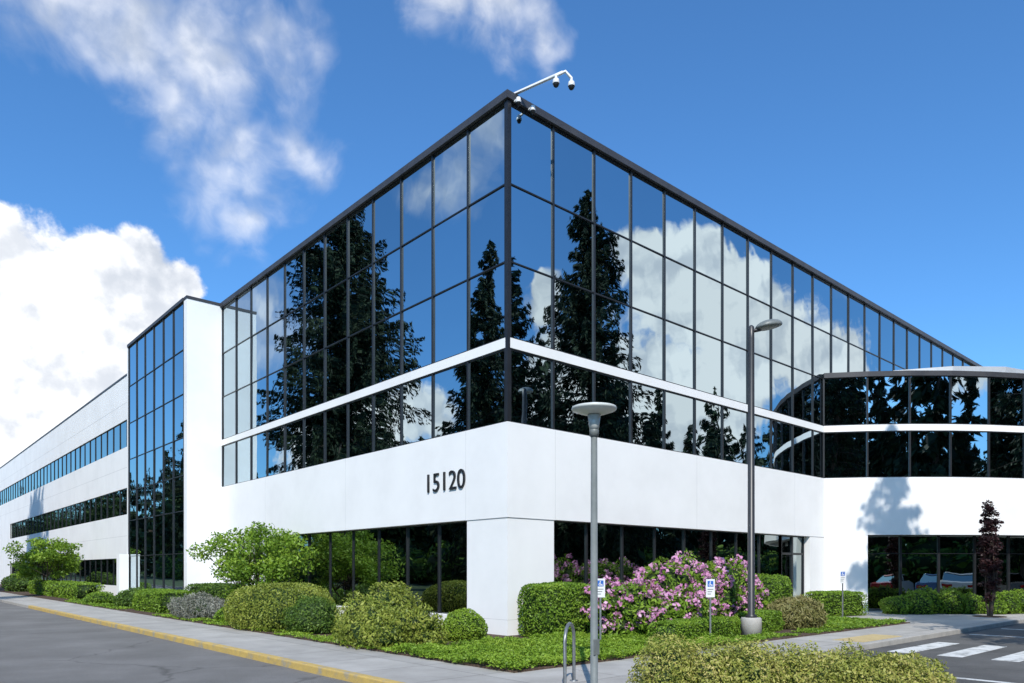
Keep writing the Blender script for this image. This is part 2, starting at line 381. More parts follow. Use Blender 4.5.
# curved entrance bay
P0 = Vector((16.3, -.03)); P1 = Vector((22.2, -5.2)); dv = P1 - P0; nn = Vector((dv.y, -dv.x)).normalized()
if nn.dot(Vector((-.665, -.747))) < 0: nn = -nn
poly = [P0 + dv * (i / 5) + nn * (.42 * 4 * (i / 5) * (1 - i / 5)) for i in range(6)]
poly += [Vector((23.7, -6.05)), Vector((25.4, -6.6)), Vector((27.2, -6.85)), Vector((29, -6.9)), Vector((33, -6.9)), Vector((38, -6.9))]
def off_poly(pl, o):
    res = []
    for i, p in enumerate(pl):
        ds = []
        if i > 0: ds.append((pl[i] - pl[i - 1]).normalized())
        if i < len(pl) - 1: ds.append((pl[i + 1] - pl[i]).normalized())
        ns = [Vector((d.y, -d.x)) for d in ds]
        m = sum(ns, Vector((0, 0))).normalized(); m = m / max(.4, m.dot(ns[0])); res.append(p + m * o)
    return res
def ribbon(b, pl, o_out, o_in, z0, z1, m=0):
    A = off_poly(pl, o_out); B = off_poly(pl, o_in); n = len(pl)
    vs = [(p.x, p.y, z0) for p in A] + [(p.x, p.y, z1) for p in A] + [(p.x, p.y, z1) for p in B] + [(p.x, p.y, z0) for p in B]
    fs = []
    for k in range(4):
        k2 = (k + 1) % 4
        for i in range(n - 1): fs.append((k * n + i, k * n + i + 1, k2 * n + i + 1, k2 * n + i))
    fs += [(0, n, 2 * n, 3 * n), (n - 1, 2 * n - 1, 3 * n - 1, 4 * n - 1)]
    b.add(vs, fs, m)
ribbon(wh, poly, .05, -.3, 2.95, 5.15)
ribbon(wh, poly, .03, -.3, 6.94, 7.18)
ribbon(cp, poly, .07, -.35, 9.03, 9.22)
for i in range(len(poly) - 1):
    a, c = poly[i], poly[i + 1]; e = (c - a).normalized(); n_ = Vector((e.y, -e.x)); ln = (c - a).length
    for z0, z1 in ((5.17, 6.92), (7.2, 9.03)):
        k = max(1, round(ln / 1.6)); st = [ln * j / k for j in range(k + 1)]
        curtain(gl, mu, a, e, n_, st, [z0, z1])
ro = off_poly(poly, -.34)
def flat(b, pts, z): b.add([(p[0], p[1], z) for p in pts], [tuple(range(len(pts)))])
flat(rf, [(p.x, p.y) for p in ro] + [(38, 0), (16.5, 0)], 8.98)
flat(rf, [(p.x, p.y) for p in ro] + [(38, .5), (16.5, .5)], 3.0)
t1 = P0 + (poly[1] - P0)
ribbon(wh, [P0 + Vector((0.001, 0)), t1], .04, -.5, 0, 2.95)
gp = off_poly(poly, -.75)[1:]
for i in range(len(gp) - 1):
    a, c = gp[i], gp[i + 1]; e = (c - a).normalized(); n_ = Vector((e.y, -e.x)); ln = (c - a).length
    curtain(g2, mu, a, e, n_, [0, ln / 2, ln] if ln > 2 else [0, ln], [.03, 2.25, 2.99], off=0, vm=.045)
cpoly = [Vector((22.6, -.2)), Vector((23.8, -2.2)), Vector((25.6, -3.7)), Vector((28.5, -4.6)), Vector((33, -4.9)), Vector((38, -4.9))]
gy = MB(); ribbon(gy, cpoly, 0, -.3, 9.75, 10.45)
flat(gy, [(p.x, p.y) for p in off_poly(cpoly, -.28)] + [(38, 0)], 10.4)
ribbon(g2, cpoly, -.3, -.35, 9.0, 9.75)

gl.build('curtain_wall_glass', [M_glass], bld, recalc=False)
g2.build('tinted_window_glass', [M_glass2], bld, recalc=False)
mu.build('window_mullions', [M_mull], bld); wh.build('white_walls', [M_white], bld)
jo.build('panel_joints', [M_joint], bld); cp.build('roof_coping', [M_coping], bld)
rf.build('roof', [M_roof], bld); gy.build('entrance_canopy_fascia', [M_grey], bld)
cu = bpy.data.curves.new('num', 'FONT'); cu.body = '15120'; cu.size = .72; cu.extrude = .02; cu.offset = -.004
to = bpy.data.objects.new('tmp', cu); COL.objects.link(to); bpy.context.view_layer.update()
me = bpy.data.meshes.new_from_object(to.evaluated_get(bpy.context.evaluated_depsgraph_get()))
bpy.data.objects.remove(to)
xs = [v.co.x for v in me.vertices]; sx = 1.64 / (max(xs) - min(xs)); x0 = min(xs)
for v in me.vertices: v.co.x = (v.co.x - x0) * sx
num = link(bpy.data.objects.new('building_number', me), bld); me.materials.clear(); me.materials.append(M_black)
num.matrix_world = Matrix(((0, 0, -1, -.082), (-1, 0, 0, 3.2), (0, 1, 0, 3.70), (0, 0, 0, 1)))

# ------------------------------------------------------------------ street furniture
b = MB(); c = (-4.44, -6.75, 0)
b.lathe(c, [(0, .0), (.12, 0), (.12, .04), (.05, .06), (.042, 3.36), (0, 3.36)], m=0)
b.lathe(c, [(0, 3.34), (.058, 3.34), (.062, 3.42), (.05, 3.44), (0, 3.44)], m=0)
b.lathe(c, [(0, 3.43), (.06, 3.43), (.07, 3.5), (.085, 3.62), (0, 3.62)], m=2)
b.lathe(c, [(0, 3.62), (.16, 3.635), (.285, 3.68), (.295, 3.70), (.285, 3.72), (.14, 3.755), (.05, 3.775), (0, 3.78)], seg=40, m=1)
b.box(c[0] - .05, c[0] + .05, c[1] - .05, c[1] - .035, .5, .7, 0)
b.build('street_lamp', [M_polegrey, M_lampwhite, M_lens])
rt = Vector((.747, -.665, 0))
b = MB(); c = Vector((4.24, -3.95, 0))
b.lathe(c, [(0, .0), (.24, 0), (.24, .44), (.22, .47), (0, .47)], m=2)
b.lathe(c, [(0, .46), (.13, .46), (.13, .52), (.085, .55), (.075, 7.1), (.07, 7.38), (.03, 7.42), (0, 7.42)], seg=14, m=0)
top = c + Vector((0, 0, 7.27))
b.tube([top - rt * .02, top + rt * .1 + Vector((0, 0, .03)), top + rt * .22 + Vector((0, 0, .06))], [.045, .045, .05], m=0)
P, Fg = sphere_grid(24, 13); hc = top + rt * .42 + Vector((0, 0, .13)); side = Vector((.665, .747, 0))
vs = []
for u in P:
    w = .23 * (1 - .2 * u[0]); zz = .15 * u[2] if u[2] > 0 else .07 * u[2]
    v = hc + rt * (u[0] * .32) + side * (u[1] * w) + Vector((0, 0, zz + .05 * u[0])); vs.append(v)
b.add(vs, [tuple(f) for f in Fg], 1, True)
b.build('parking_lot_lamp', [M_bronze, M_polegrey, M_kerb])
b = MB(); A = Vector((.15, .1, 12.95)); E = Vector((.66, -1.2, 13.22))
b.tube([A, A + Vector((0, 0, .12)), E], .04, seg=8, m=0)
b.box(.02, .28, -.03, .23, 13.05, 13.09, 0)
cr = Vector((.747, -.665, 0))
b.tube([E - cr * .16 - Vector((0, 0, .08)), E + cr * .06 + Vector((0, 0, .02)), E + cr * .2 - Vector((0, 0, .14))], .035, seg=8)
for q in (E - cr * .16 - Vector((0, 0, .08)), E + cr * .2 - Vector((0, 0, .14))):
    b.lathe(q, [(0, .02), (.03, .02), (.03, -.06), (.07, -.09), (.085, -.17), (.08, -.19)], seg=18, m=0)
    b.lathe(q, [(.075, -.185), (.065, -.23), (.04, -.26), (0, -.27)], seg=18, m=1)
for q in (Vector((.15, -.22, 12.86)), Vector((.62, -.22, 12.86))):
    b.box(q.x - .02, q.x + .02, q.y, -.08, 12.84, 12.88, 0)
    b.lathe(q, [(0, .02), (.05, .02), (.07, -.08), (.065, -.1)], seg=14, m=0); b.lathe(q, [(.06, -.1), (.04, -.16), (0, -.18)], seg=14, m=1)
b.build('security_camera', [M_camwhite, M_mull])
def rack(x, y, dx, dy, w=.55, h=.85, r=.024):
    b = MB(); pts = [(x, y, 0), (x, y, h - w * .35)]
    for k in range(1, 8):
        a = math.pi * k / 8; t = (1 - math.cos(a)) / 2 * w
        pts.append((x + dx * t, y + dy * t, h - w * .35 + math.sin(a) * w * .35))
    pts += [(x + dx * w, y + dy * w, h - w * .35), (x + dx * w, y + dy * w, 0)]
    b.tube(pts, r, seg=10)
    for t in (0, w): b.lathe((x + dx * t, y + dy * t, 0), [(0, .012), (.06, .012), (.06, 0)], seg=14)
    return b.build('bicycle_rack', [M_steel])
rack(-4.44, -6.22, .84, .54, w=.66)
def sign(x, y, ht=1.42):
    e = Vector((.747, -.665)); n = Vector((-.665, -.747)); k_ = .64
    b = MB(); P = (x, y)
    def ob(a0, a1, n0, n1, z0, z1, m): b.obox(P, e, n, a0 * k_, a1 * k_, n0, n1, ht - z0 * k_, ht - z1 * k_, m)
    b.obox(P, e, n, -.018, .018, -.03, -.004, 0, ht, 0)
    ob(-.15, .15, -.004, 0, .62, 0, 1)
    ob(-.10, .10, 0, .003, .26, .06, 2)
    ob(-.02, .012, .003, .005, .11, .08, 1); ob(-.025, 0, .003, .005, .20, .115, 1); ob(0, .06, .003, .005, .20, .178, 1); ob(.045, .065, .003, .005, .25, .20, 1)
    for k in range(9):
        a = math.radians(120 + k * 30); ca, sa = .045 * math.cos(a) - .01, .04 * math.sin(a)
        ob(ca - .009, ca + .009, .003, .005, .205 - sa, .187 - sa, 1)
    for j in range(3): ob(-.1, .1 - .04 * j, 0, .003, .36 + j * .08, .335 + j * .08, 3)
    b.build('accessible_parking_sign', [M_steel, M_camwhite, M_blue, M_polegrey])
sign(2.30, -4.1, 1.40); sign(.05, -2.9, 1.42); sign(11.5, -2.9, 1.58)

# parked cars in the lot (seen as reflections in the entrance glass)
def car(x, y, rot, col, seed):
    b = MB(); W = .9
    body = [(-2.25, .35), (-2.3, .62), (-2.2, .88), (-1.2, 1.0), (1.55, 1.02), (2.2, .95), (2.28, .6), (2.22, .33)]
    cab = [(-1.25, .98), (-.45, 1.42), (.9, 1.46), (1.75, 1.0)]
    def loft(prof, secs, m):
        vs = []; n = len(prof)
        for yy, sc, zo in secs: vs += [(px * sc, yy, pz + zo) for px, pz in prof]
        fs = [(i * n + k, i * n + (k + 1) % n, (i + 1) * n + (k + 1) % n, (i + 1) * n + k) for i in range(len(secs) - 1) for k in range(n)]
        fs += [tuple(range(n)), tuple(range((len(secs) - 1) * n, len(secs) * n))]
        b.add(vs, fs, m)
    loft(body, [(-W, .97, 0), (-W * .93, 1, .01), (W * .93, 1, .01), (W, .97, 0)], 0)
    loft([(px * .97, pz - .005) for px, pz in cab], [(-W * .86, 1, 0), (W * .86, 1, 0)], 1)
    loft([(-.5, 1.40), (-.42, 1.455), (.88, 1.49), (.98, 1.43)], [(-W * .8, 1, 0), (W * .8, 1, 0)], 0)
    for yy in (-W * .87, W * .87):
        for px in (.25,): b.box(px - .04, px + .04, yy - .01, yy + .01, 1.0, 1.43, 0)
    for wx in (-1.4, 1.4):
        for wy in (-W + .02, W - .22):
            vs = []
            for yy in (wy - .02, wy + .22):
                for r_ in (.2, .33):
                    vs += [(wx + r_ * math.cos(2 * math.pi * k / 20), yy, .33 + r_ * math.sin(2 * math.pi * k / 20)) for k in range(20)]
            fs = []
            for k in range(20):
                k2 = (k + 1) % 20
                fs += [(k, k2, 20 + k2, 20 + k), (20 + k, 20 + k2, 60 + k2, 60 + k), (60 + k, 60 + k2, 40 + k2, 40 + k)]
            b.add(vs, fs, 2); b.add(vs[:20], [tuple(range(20))], 3); b.add(vs[40:60], [tuple(range(20))], 3)
    for yy in (-.62, .62): b.box(-2.31, -2.2, yy - .2, yy + .2, .66, .8, 4); b.box(2.19, 2.29, yy - .2, yy + .2, .7, .85, 5)
    ob = b.build('parked_car', [carpaint('car_paint_%d' % seed, col), M_glass2, M_tyre, M_steel, M_camwhite, carpaint('tail_lamp', (.3, .01, .01))], bevel=.03)
    ob.location = (x, y, -.12); ob.rotation_euler = (0, 0, rot)
for i, (x, c_) in enumerate(((1.0, (.5, .5, .5)), (4.0, (.03, .03, .035)), (11.5, (.45, .03, .03)), (14.3, (.7, .7, .68)), (17.1, (.06, .12, .26)), (21.0, (.55, .56, .58)), (26.6, (.08, .08, .085)))):
    car(x, -19.5, math.radians(90), c_, i)

# ------------------------------------------------------------------ plants
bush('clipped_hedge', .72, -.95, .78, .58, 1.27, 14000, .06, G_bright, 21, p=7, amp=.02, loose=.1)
def rhodo():
    a = Acc(); fl = []
    rg = np.random.default_rng(5)
    for (x, y, rx, ry, h) in ((1.7, -2.3, .95, .9, 1.3), (2.9, -2.25, 1.1, 1.0, 1.72), (4.3, -2.0, 1.2, 1.0, 1.88), (5.7, -1.9, 1.2, .95, 1.8), (6.9, -1.8, .95, .85, 1.7), (2.3, -3.0, .8, .6, .95)):
        C, Nn = bush_into(a, x, y, rx, ry, h, 4500, .13, int(x * 100), amp=.11, asp=.38, bias=.9)
        idx = rg.choice(len(C), 135)
        for i in idx:
            if C[i, 2] > .3: fl.append(C[i] + Nn[i] * .06)
    cl = np.array(fl); k = 20
    C = np.repeat(cl, k, 0); off = unit(rg.normal(size=C.shape)); C = C + off * .09
    V, F = leaf_quads(C, .09, rg, off, 1.2, .8); a.add(V, F, 2)
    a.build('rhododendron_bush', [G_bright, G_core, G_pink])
rhodo()
def long_hedge(name, x0, y0, x1, y1, w, h, n, leaf, mat, seed, p=6):
    L_ = math.hypot(x1 - x0, y1 - y0)
    return bush(name, (x0 + x1) / 2, (y0 + y1) / 2, L_ / 2, w / 2, h, n, leaf, mat, seed, p=p, amp=.03, rot=math.atan2(y1 - y0, x1 - x0), loose=.14)
long_hedge('low_hedge', .9, -3.75, 3.85, -3.6, .7, .5, 12000, .055, G_bright, 31)
long_hedge('low_hedge', 4.7, -3.5, 6.4, -3.3, .7, .55, 8000, .055, G_bright, 32)
bush('clipped_hedge', 8.9, -1.8, .55, .55, 1.42, 6000, .07, G_bright, 33, p=6, amp=.03, loose=.1)
bush('ornamental_grass', 7.4, -3.4, .85, .7, .85, 8000, .16, G_tan, 34, asp=.2, up=1.0, loose=.4, bias=.9)
long_hedge('clipped_hedge', 12.6, -1.3, 15.0, -1.9, .9, .85, 8000, .065, G_bright, 35)
def shrub_row():
    a = Acc(); rg = np.random.default_rng(9)
    for i in range(9):
        t = i / 8; x = 16.6 + (20.9 - 16.6) * t; y = -2.5 + (-6.0 + 2.5) * t
        bush_into(a, x, y + rg.normal() * .1, .55, .5, rg.uniform(.5, .95), 2500, .08, 300 + i, amp=.08)
    a.build('shrub_row', [G_bright, G_core])
shrub_row()
bush('round_shrub', -3.0, 6.0, 1.2, 1.75, 1.22, 22000, .065, G_yel, 41, amp=.035, p=2.7, loose=.15, bias=.8)
bush('dark_shrub', -3.15, 3.9, .62, .75, .9, 7000, .06, G_mid, 42, amp=.07)
a = Acc(); rg = np.random.default_rng(43)
for i in range(11):
    bush_into(a, -3.05 + rg.uniform(-.55, .55), .45 + rg.uniform(-1.15, 1.15), rg.uniform(.4, .65), rg.uniform(.45, .7), rg.uniform(.55, 1.05), 2800, .085, 430 + i, amp=.12, asp=.36, up=.4, loose=.35, bias=1.0)
a.build('spreading_shrub', [G_yel, G_core])
a = Acc()
for i in range(5): bush_into(a, -2.5 + rg.uniform(-.5, .5), 2.3 + rg.uniform(-.5, .5), .45, .5, rg.uniform(.5, .95), 2200, .08, 450 + i, amp=.12, asp=.4, up=.3, loose=.35, bias=.9)
a.build('spreading_shrub', [G_bright, G_core])
bush('round_shrub', -1.5, -.2, .5, .5, .70, 6500, .05, G_lawn, 45, amp=.03, loose=.14, bias=.8)
a = Acc()
for i in range(5): bush_into(a, -1.5 + rg.uniform(-.4, .4), 2.4 + rg.uniform(-1.0, 1.4), .5, .6, rg.uniform(.9, 1.3), 2400, .08, 470 + i, amp=.12, asp=.45, up=.3, loose=.35, bias=.9)
a.build('flowering_shrub', [G_yel, G_core])
bush('lavender_shrub', -3.25, 11.3, .8, 1.7, .78, 11000, .10, G_grey, 47, amp=.10, asp=.26, up=.7, loose=.35, bias=.9)
long_hedge('clipped_hedge', -3.0, 14.8, -3.0, 18.6, 1.2, .82, 10000, .075, G_bright, 48)
long_hedge('clipped_hedge', -1.3, 13.6, -1.3, 18.0, 1.1, 1.05, 8000, .08, G_mid, 49)
bush('round_shrub', -1.3, 9.0, .9, 1.8, 1.05, 7000, .08, G_mid, 50, amp=.08)
long_hedge('clipped_hedge', -2.6, 29.5, -2.6, 46, 1.3, .9, 9000, .13, G_bright, 51)
bush('round_shrub', -3.4, 24.5, .6, .9, .6, 3000, .08, G_bright, 52)
bush('round_shrub', -2.6, 52, 1.2, 3.0, 1.4, 4000, .14, G_mid, 53)
bush('round_shrub', -3.3, 8.6, .45, .6, .55, 3000, .07, G_lawn, 54, amp=.06)
bush('round_shrub', -2.9, 20.6, .7, 1.1, .8, 4000, .09, G_mid, 55, amp=.08)
def mat_cover(name, x0, x1, y0, y1, n, mat, seed, h=.16, leaf=.07, patchy=0.0):
    rg = np.random.default_rng(seed); a = Acc()
    C = np.stack([rg.uniform(x0, x1, n), rg.uniform(y0, y1, n), np.zeros(n)], 1)
    if patchy > 0:
        f = np.sin(C[:, 0] * 2.3 + 1.3 * np.sin(C[:, 1] * 1.1)) * np.sin(C[:, 1] * 1.7 + C[:, 0]) + .5 * np.sin(C[:, 0] * 6 + C[:, 1] * 5)
        C = C[f > -1 + patchy]
    hh = h * (.55 + .25 * np.sin(C[:, 0] * 3.1 + 1) * np.sin(C[:, 1] * 2.7) + .2 * np.sin(C[:, 0] * 9 + 2 * np.sin(C[:, 1] * 5)) * np.sin(C[:, 1] * 8)) * (1 - .3 * rg.random(len(C)))
    dl = np.minimum(np.minimum(C[:, 0] - x0, x1 - C[:, 0]), np.minimum(C[:, 1] - y0, y1 - C[:, 1])); wob = .06 * np.sin(C[:, 0] * 5) + .05 * np.sin(C[:, 1] * 6.3) + .08
    k = dl > wob; C = C[k]; hh = hh[k]
    C[:, 2] = .03 + hh * rg.random(len(C)) ** .4
    V, F = leaf_quads(C, leaf, rg, np.tile([0, 0, 1.], (len(C), 1)), .9, .45, .3); a.add(V, F, 0)
    return a.build(name, [mat])
mat_cover('ground_cover', -4.1, 2.2, -4.85, -1.3, 90000, G_lawn, 61, h=.24, leaf=.055)
mat_cover('ground_cover', -4.08, -2.2, -1.4, 14, 45000, G_lawn, 62, h=.13, leaf=.055, patchy=.7)
mat_cover('ground_cover', 7.8, 12, -4.8, -2.0, 16000, G_bright, 63, h=.12, leaf=.08)
mat_cover('ground_cover', -4.05, -.2, 18.8, 29, 16000, G_bright, 64, h=.12, leaf=.1)
mat_cover('ground_cover', 2.2, 7.8, -4.8, -3.9, 12000, G_bright, 65, h=.1, leaf=.06, patchy=.7)
def fore():
    a = Acc(); rg = np.random.default_rng(77)
    for i in range(10):
        t = i / 9; x = -4.85 + (-2.98 + 4.85) * t; y = -8.4 + (-10.15 + 8.4) * t
        h = .80 - .13 * t + rg.uniform(-.05, .03)
        bush_into(a, x + rg.normal() * .06, y + rg.normal() * .05, .40, .55, h, 10500, .042, 700 + i, amp=.11, asp=.38, up=.4, loose=.38, rot=-.7, bias=1.0)
    a.build('spirea_shrubs', [G_spi, G_core])
fore()
b = MB(); b.obox((-5.3, -8.1), (.755, -.655), (-.655, -.755), -.2, 3.6, -.5, 1.2, -.1, .04); b.build('planting_island', [M_mulch])

# trees ---------------------------------------------------------------
def tube_np(pts, rad, seg=6):
    pts = np.array(pts, float); n = len(pts)
    d = np.gradient(pts, axis=0); d = unit(d)
    ref = np.array([.3, .2, 1.]); ref = np.where(np.abs(d @ unit(ref)) [:, None] > .95, np.array([1., 0, 0]), ref)
    u = unit(np.cross(d, ref)); w = np.cross(d, u)
    ang = np.linspace(0, 2 * np.pi, seg, endpoint=False)
    V = (pts[:, None, :] + (u[:, None, :] * np.cos(ang)[None, :, None] + w[:, None, :] * np.sin(ang)[None, :, None]) * np.array(rad)[:, None, None]).reshape(-1, 3)
    F = np.array([[i * seg + j, i * seg + (j + 1) % seg, (i + 1) * seg + (j + 1) % seg, (i + 1) * seg + j] for i in range(n - 1) for j in range(seg)])
    return V, F
def conifer_into(acc, x, y, Ht, R, z0, seed, nb, dens, ls, limbs=True, shape=.8, zg=-.15, hang=1.0, lo=.45):
    rg = np.random.default_rng(seed)
    zt = np.linspace(0, Ht * .97, 7); wob = np.cumsum(rg.normal(size=(7, 2)) * .05, 0)
    tp = np.stack([wob[:, 0], wob[:, 1], zt], 1); V, F = tube_np(tp + [x, y, zg], np.linspace(Ht * .014, .03, 7)); acc.add(V, F, 1)
    Cs, As, Bs = [], [], []
    for i in range(nb):
        t = (i + rg.random()) / nb; z = z0 + (Ht - z0) * t
        prof = min(1, (t + .14) / .32) * (1 - t) ** shape + .02
        az = rg.uniform(0, 2 * np.pi)
        ln = R * prof * (lo + (1.15 - lo) * rg.random() ** .9)
        d = np.array([np.cos(az), np.sin(az), 0]); sd = np.array([-np.sin(az), np.cos(az), 0])
        rise = rg.uniform(-.15, .3) + .45 * t; droop = rg.uniform(.25, .7) * (1 - .6 * t)
        m = max(5, int(dens * ln)); s = rg.random(m) ** .7
        lat = rg.uniform(-1, 1, m)
        w = .17 * ln * (1 - s) * np.minimum(1, s * 4) + .1
        zz = z + ln * (rise * s - droop * s ** 2 + .12 * s ** 4) - rg.random(m) ** 1.8 * 1.1 * hang * np.minimum(1, ln / 3)
        C = d * (ln * s)[:, None] + sd * (lat * w)[:, None]; C[:, 2] += zz
        A = unit(d * .45 + sd * np.sign(lat)[:, None] * rg.uniform(.1, .7, m)[:, None] + np.array([0, 0, -.7]) + rg.normal(size=(m, 3)) * .25)
        B = unit(np.cross(A, rg.normal(size=(m, 3))))
        l = ls * rg.uniform(.5, 1.2, m)[:, None] * .5
        Cs.append(C); As.append(A * l); Bs.append(B * l * .32)
        if limbs and ln > .8:
            q = np.linspace(0, 1, 4); bp = d * (ln * q)[:, None]; bp[:, 2] += z + ln * (rise * q - droop * q ** 2 + .12 * q ** 4)
            V, F = tube_np(bp + [x, y, zg], [.012 * ln + .03, .01 * ln + .02, .03, .012], 3); acc.add(V, F, 1)
    C = np.concatenate(Cs) + [x, y, zg]; V, F = diamonds(C, np.concatenate(As), np.concatenate(Bs)); acc.add(V, F, 0)
def conifer(name, x, y, Ht, R, z0, seed, nb=330, dens=40, ls=.75, **kw):
    a = Acc(); conifer_into(a, x, y, Ht, R, z0, seed, nb, dens, ls, **kw); return a.build(name, [G_con, M_bark])
conifer('fir_tree', -20, 44.3, 34, 9.0, 8.0, 101, nb=400, dens=52, ls=.5, shape=.55, hang=1.2, lo=.25)
conifer('fir_tree', -19.5, 24.0, 23.5, 4.4, 3.0, 102, nb=300, dens=50, ls=.44)
conifer('fir_tree', 29.5, -24.3, 30.5, 6.6, 3.0, 103, nb=420, dens=54, ls=.46, shape=.75, hang=1.1, lo=.3)
conifer('fir_tree', 8.0, -12.0, 20.0, 3.5, 2.6, 104, nb=330, dens=60, ls=.32, hang=.7, lo=.35)
conifer('fir_tree', 25, -28, 25, 4.6, 2.0, 107, nb=280, dens=50, ls=.45)
conifer('fir_tree', 46, -36, 26, 4.8, 2.0, 105, nb=240, dens=48, ls=.55)
conifer('fir_tree', 59, -40, 24, 4.4, 2.0, 106, nb=220, dens=48, ls=.55)
conifer('fir_tree', -28, 36, 24, 4.8, 2.0, 108, nb=220, dens=48, ls=.55)

def blob_tree_into(acc, x, y, Ht, R, seed, n=1800, ls=.8):
    rg = np.random.default_rng(seed)
    V, F = tube_np([[x, y, 0], [x + .2, y, Ht * .35], [x, y + .2, Ht * .7]], [.3, .22, .1]); acc.add(V, F, 1)
    k = 14; cc = unit(rg.normal(size=(k, 3))) * (rg.random((k, 1)) ** .5) * [R * .8, R * .8, Ht * .42] + [x, y, Ht * .5]
    C = np.repeat(cc, n // k, 0); u = unit(rg.normal(size=C.shape)); C = C + u * R * .45 * (.5 + .5 * rg.random((len(C), 1)))
    C[:, 2] = np.abs(C[:, 2])
    V, F = leaf_quads(C, ls, rg, u, .6, .6); acc.add(V, F, 2)
def treeline(name, pts, seed, hmin, hmax, pc=.75):
    a = Acc(); rg = np.random.default_rng(seed)
    for i, (x, y) in enumerate(pts):
        h = rg.uniform(hmin, hmax)
        if rg.random() < pc: conifer_into(a, x, y, h, h * rg.uniform(.17, .24), .8, seed * 1000 + i, 75, 12, 1.4, limbs=False)
        else: blob_tree_into(a, x, y, h * .66, h * .24, seed * 1000 + i, n=1800, ls=1.1)
    a.build(name, [G_con, M_bark, G_dark])
rg = np.random.default_rng(8)
treeline('distant_trees', [(-44 - rg.uniform(0, 12), -8 + i * 3.0) for i in range(44)], 1, 16, 27)
treeline('distant_trees', [(-36 - rg.uniform(0, 12), 122 + i * 5.0) for i in range(56)], 6, 22, 36, .7)
treeline('distant_trees', [(-34 + i * 1.9, -44 - rg.uniform(0, 10)) for i in range(42)], 2, 20, 29, .93)
treeline('distant_trees', [(46 + i * 2.8, -48 - rg.uniform(0, 14)) for i in range(36)], 5, 19, 33, .85)
treeline('distant_trees', [(75 + rg.uniform(0, 30), 0 + i * 4) for i in range(10)], 3, 16, 22)
treeline('distant_trees', [(-5 + rg.uniform(-12, 12), 125 + i * 4) for i in range(6)], 4, 10, 15)
def thicket(name, pts, h, seed):
    a = Acc()
    for i, (x, y, rx, ry) in enumerate(pts): bush_into(a, x, y, rx, ry, h, 2200, .6, seed + i, amp=.12)
    a.build(name, [G_thick, G_core])
thicket('undergrowth', [(-38, 0 + i * 13, 3, 8) for i in range(12)], 4.5, 900)
thicket('undergrowth', [(-28 + i * 13, -40, 8, 3) for i in range(12)], 4.0, 940)

def small_tree(name, x, y, Ht, R, zc, seed, mat, nclus=60, per=130, ls=.11, rz=None, stems=5, sp=.25):
    a = Acc(); rg = np.random.default_rng(seed); rz = rz or (Ht - zc) / 2; czz = Ht - rz
    cc = unit(rg.normal(size=(nclus, 3))) * (rg.random((nclus, 1)) ** .4) * [R, R, rz] + [x, y, czz]
    for s in range(stems):
        q = cc[rg.integers(nclus)]; base = np.array([x + rg.normal() * .06, y + rg.normal() * .06, 0]); mid = base * .45 + q * .55 + [0, 0, -.15 * Ht * .3]
        V, F = tube_np([base, base * .7 + mid * .3 + [0, 0, .1], mid, q], [.05, .04, .03, .012], 6); a.add(V, F, 1)
        for r in range(6):
            q2 = cc[rg.integers(nclus)]; V, F = tube_np([mid, (mid + q2) / 2 + [0, 0, .08], q2], [.022, .014, .006], 4); a.add(V, F, 1)
    C = np.repeat(cc, per, 0); u = unit(rg.normal(size=C.shape)); C = C + u * (R * sp) * rg.random((len(C), 1)) ** .5 * [1, 1, .6]
    V, F = leaf_quads(C, ls, rg, np.tile([0, 0, 1.], (len(C), 1)), .7, .5); a.add(V, F, 0)
    return a.build(name, [mat, M_bark])
small_tree('maple_tree', -1.6, 11.2, 3.2, 1.85, .7, 201, G_bright, nclus=95, per=130, ls=.12)
small_tree('maple_tree', -3.0, 40.5, 3.6, 2.1, 1.0, 202, G_bright, nclus=80, per=100, ls=.18)
small_tree('purple_leaf_tree', 17.25, -5.35, 4.1, .30, .5, 203, G_red, nclus=110, per=45, ls=.11, stems=6, sp=.6)
b = MB(); b.lathe((17.25, -5.35, 0), [(.5, 0), (.5, .02), (0, .03)]); b.build('tree_pit', [M_mulch])

# ------------------------------------------------------------------ sun, sky with clouds
Sh = Vector((-.70, -.714)).normalized(); EL = math.radians(42)
S = Vector((Sh.x * math.cos(EL), Sh.y * math.cos(EL), math.sin(EL)))
sun = bpy.data.lights.new('sun', 'SUN'); sun.energy = 4.8; sun.angle = math.radians(.53); sun.color = (1, .945, .86)
so = link(bpy.data.objects.new('sun', sun)); so.rotation_euler = (-S).to_track_quat('-Z', 'Y').to_euler(); so.location = (-30, -30, 40)

world = bpy.data.worlds.new('World'); scene.world = world; world.use_nodes = True
nt = world.node_tree; bg = nt.nodes['Background']; bg.inputs['Strength'].default_value = .1
sky = N(nt, 'ShaderNodeTexSky'); sky.sky_type = 'NISHITA'; sky.sun_disc = False
sky.sun_elevation = EL; sky.sun_rotation = math.atan2(S.x, S.y) % (2 * math.pi)
sky.air_density = 1.0; sky.dust_density = 1.0; sky.ozone_density = 2.0
hs = N(nt, 'ShaderNodeVectorMath', operation='MULTIPLY'); hs.inputs[1].default_value = (.82, 1.52, 2.12)
L(nt, sky.outputs[0], hs.inputs[0])
tc = N(nt, 'ShaderNodeTexCoord')
def noise(scale, detail, rough, vec):
    n = N(nt, 'ShaderNodeTexNoise'); n.inputs['Scale'].default_value = scale; n.inputs['Detail'].default_value = detail; n.inputs['Roughness'].default_value = rough
    L(nt, vec, n.inputs['Vector']); return n
dirv = tc.outputs['Generated']
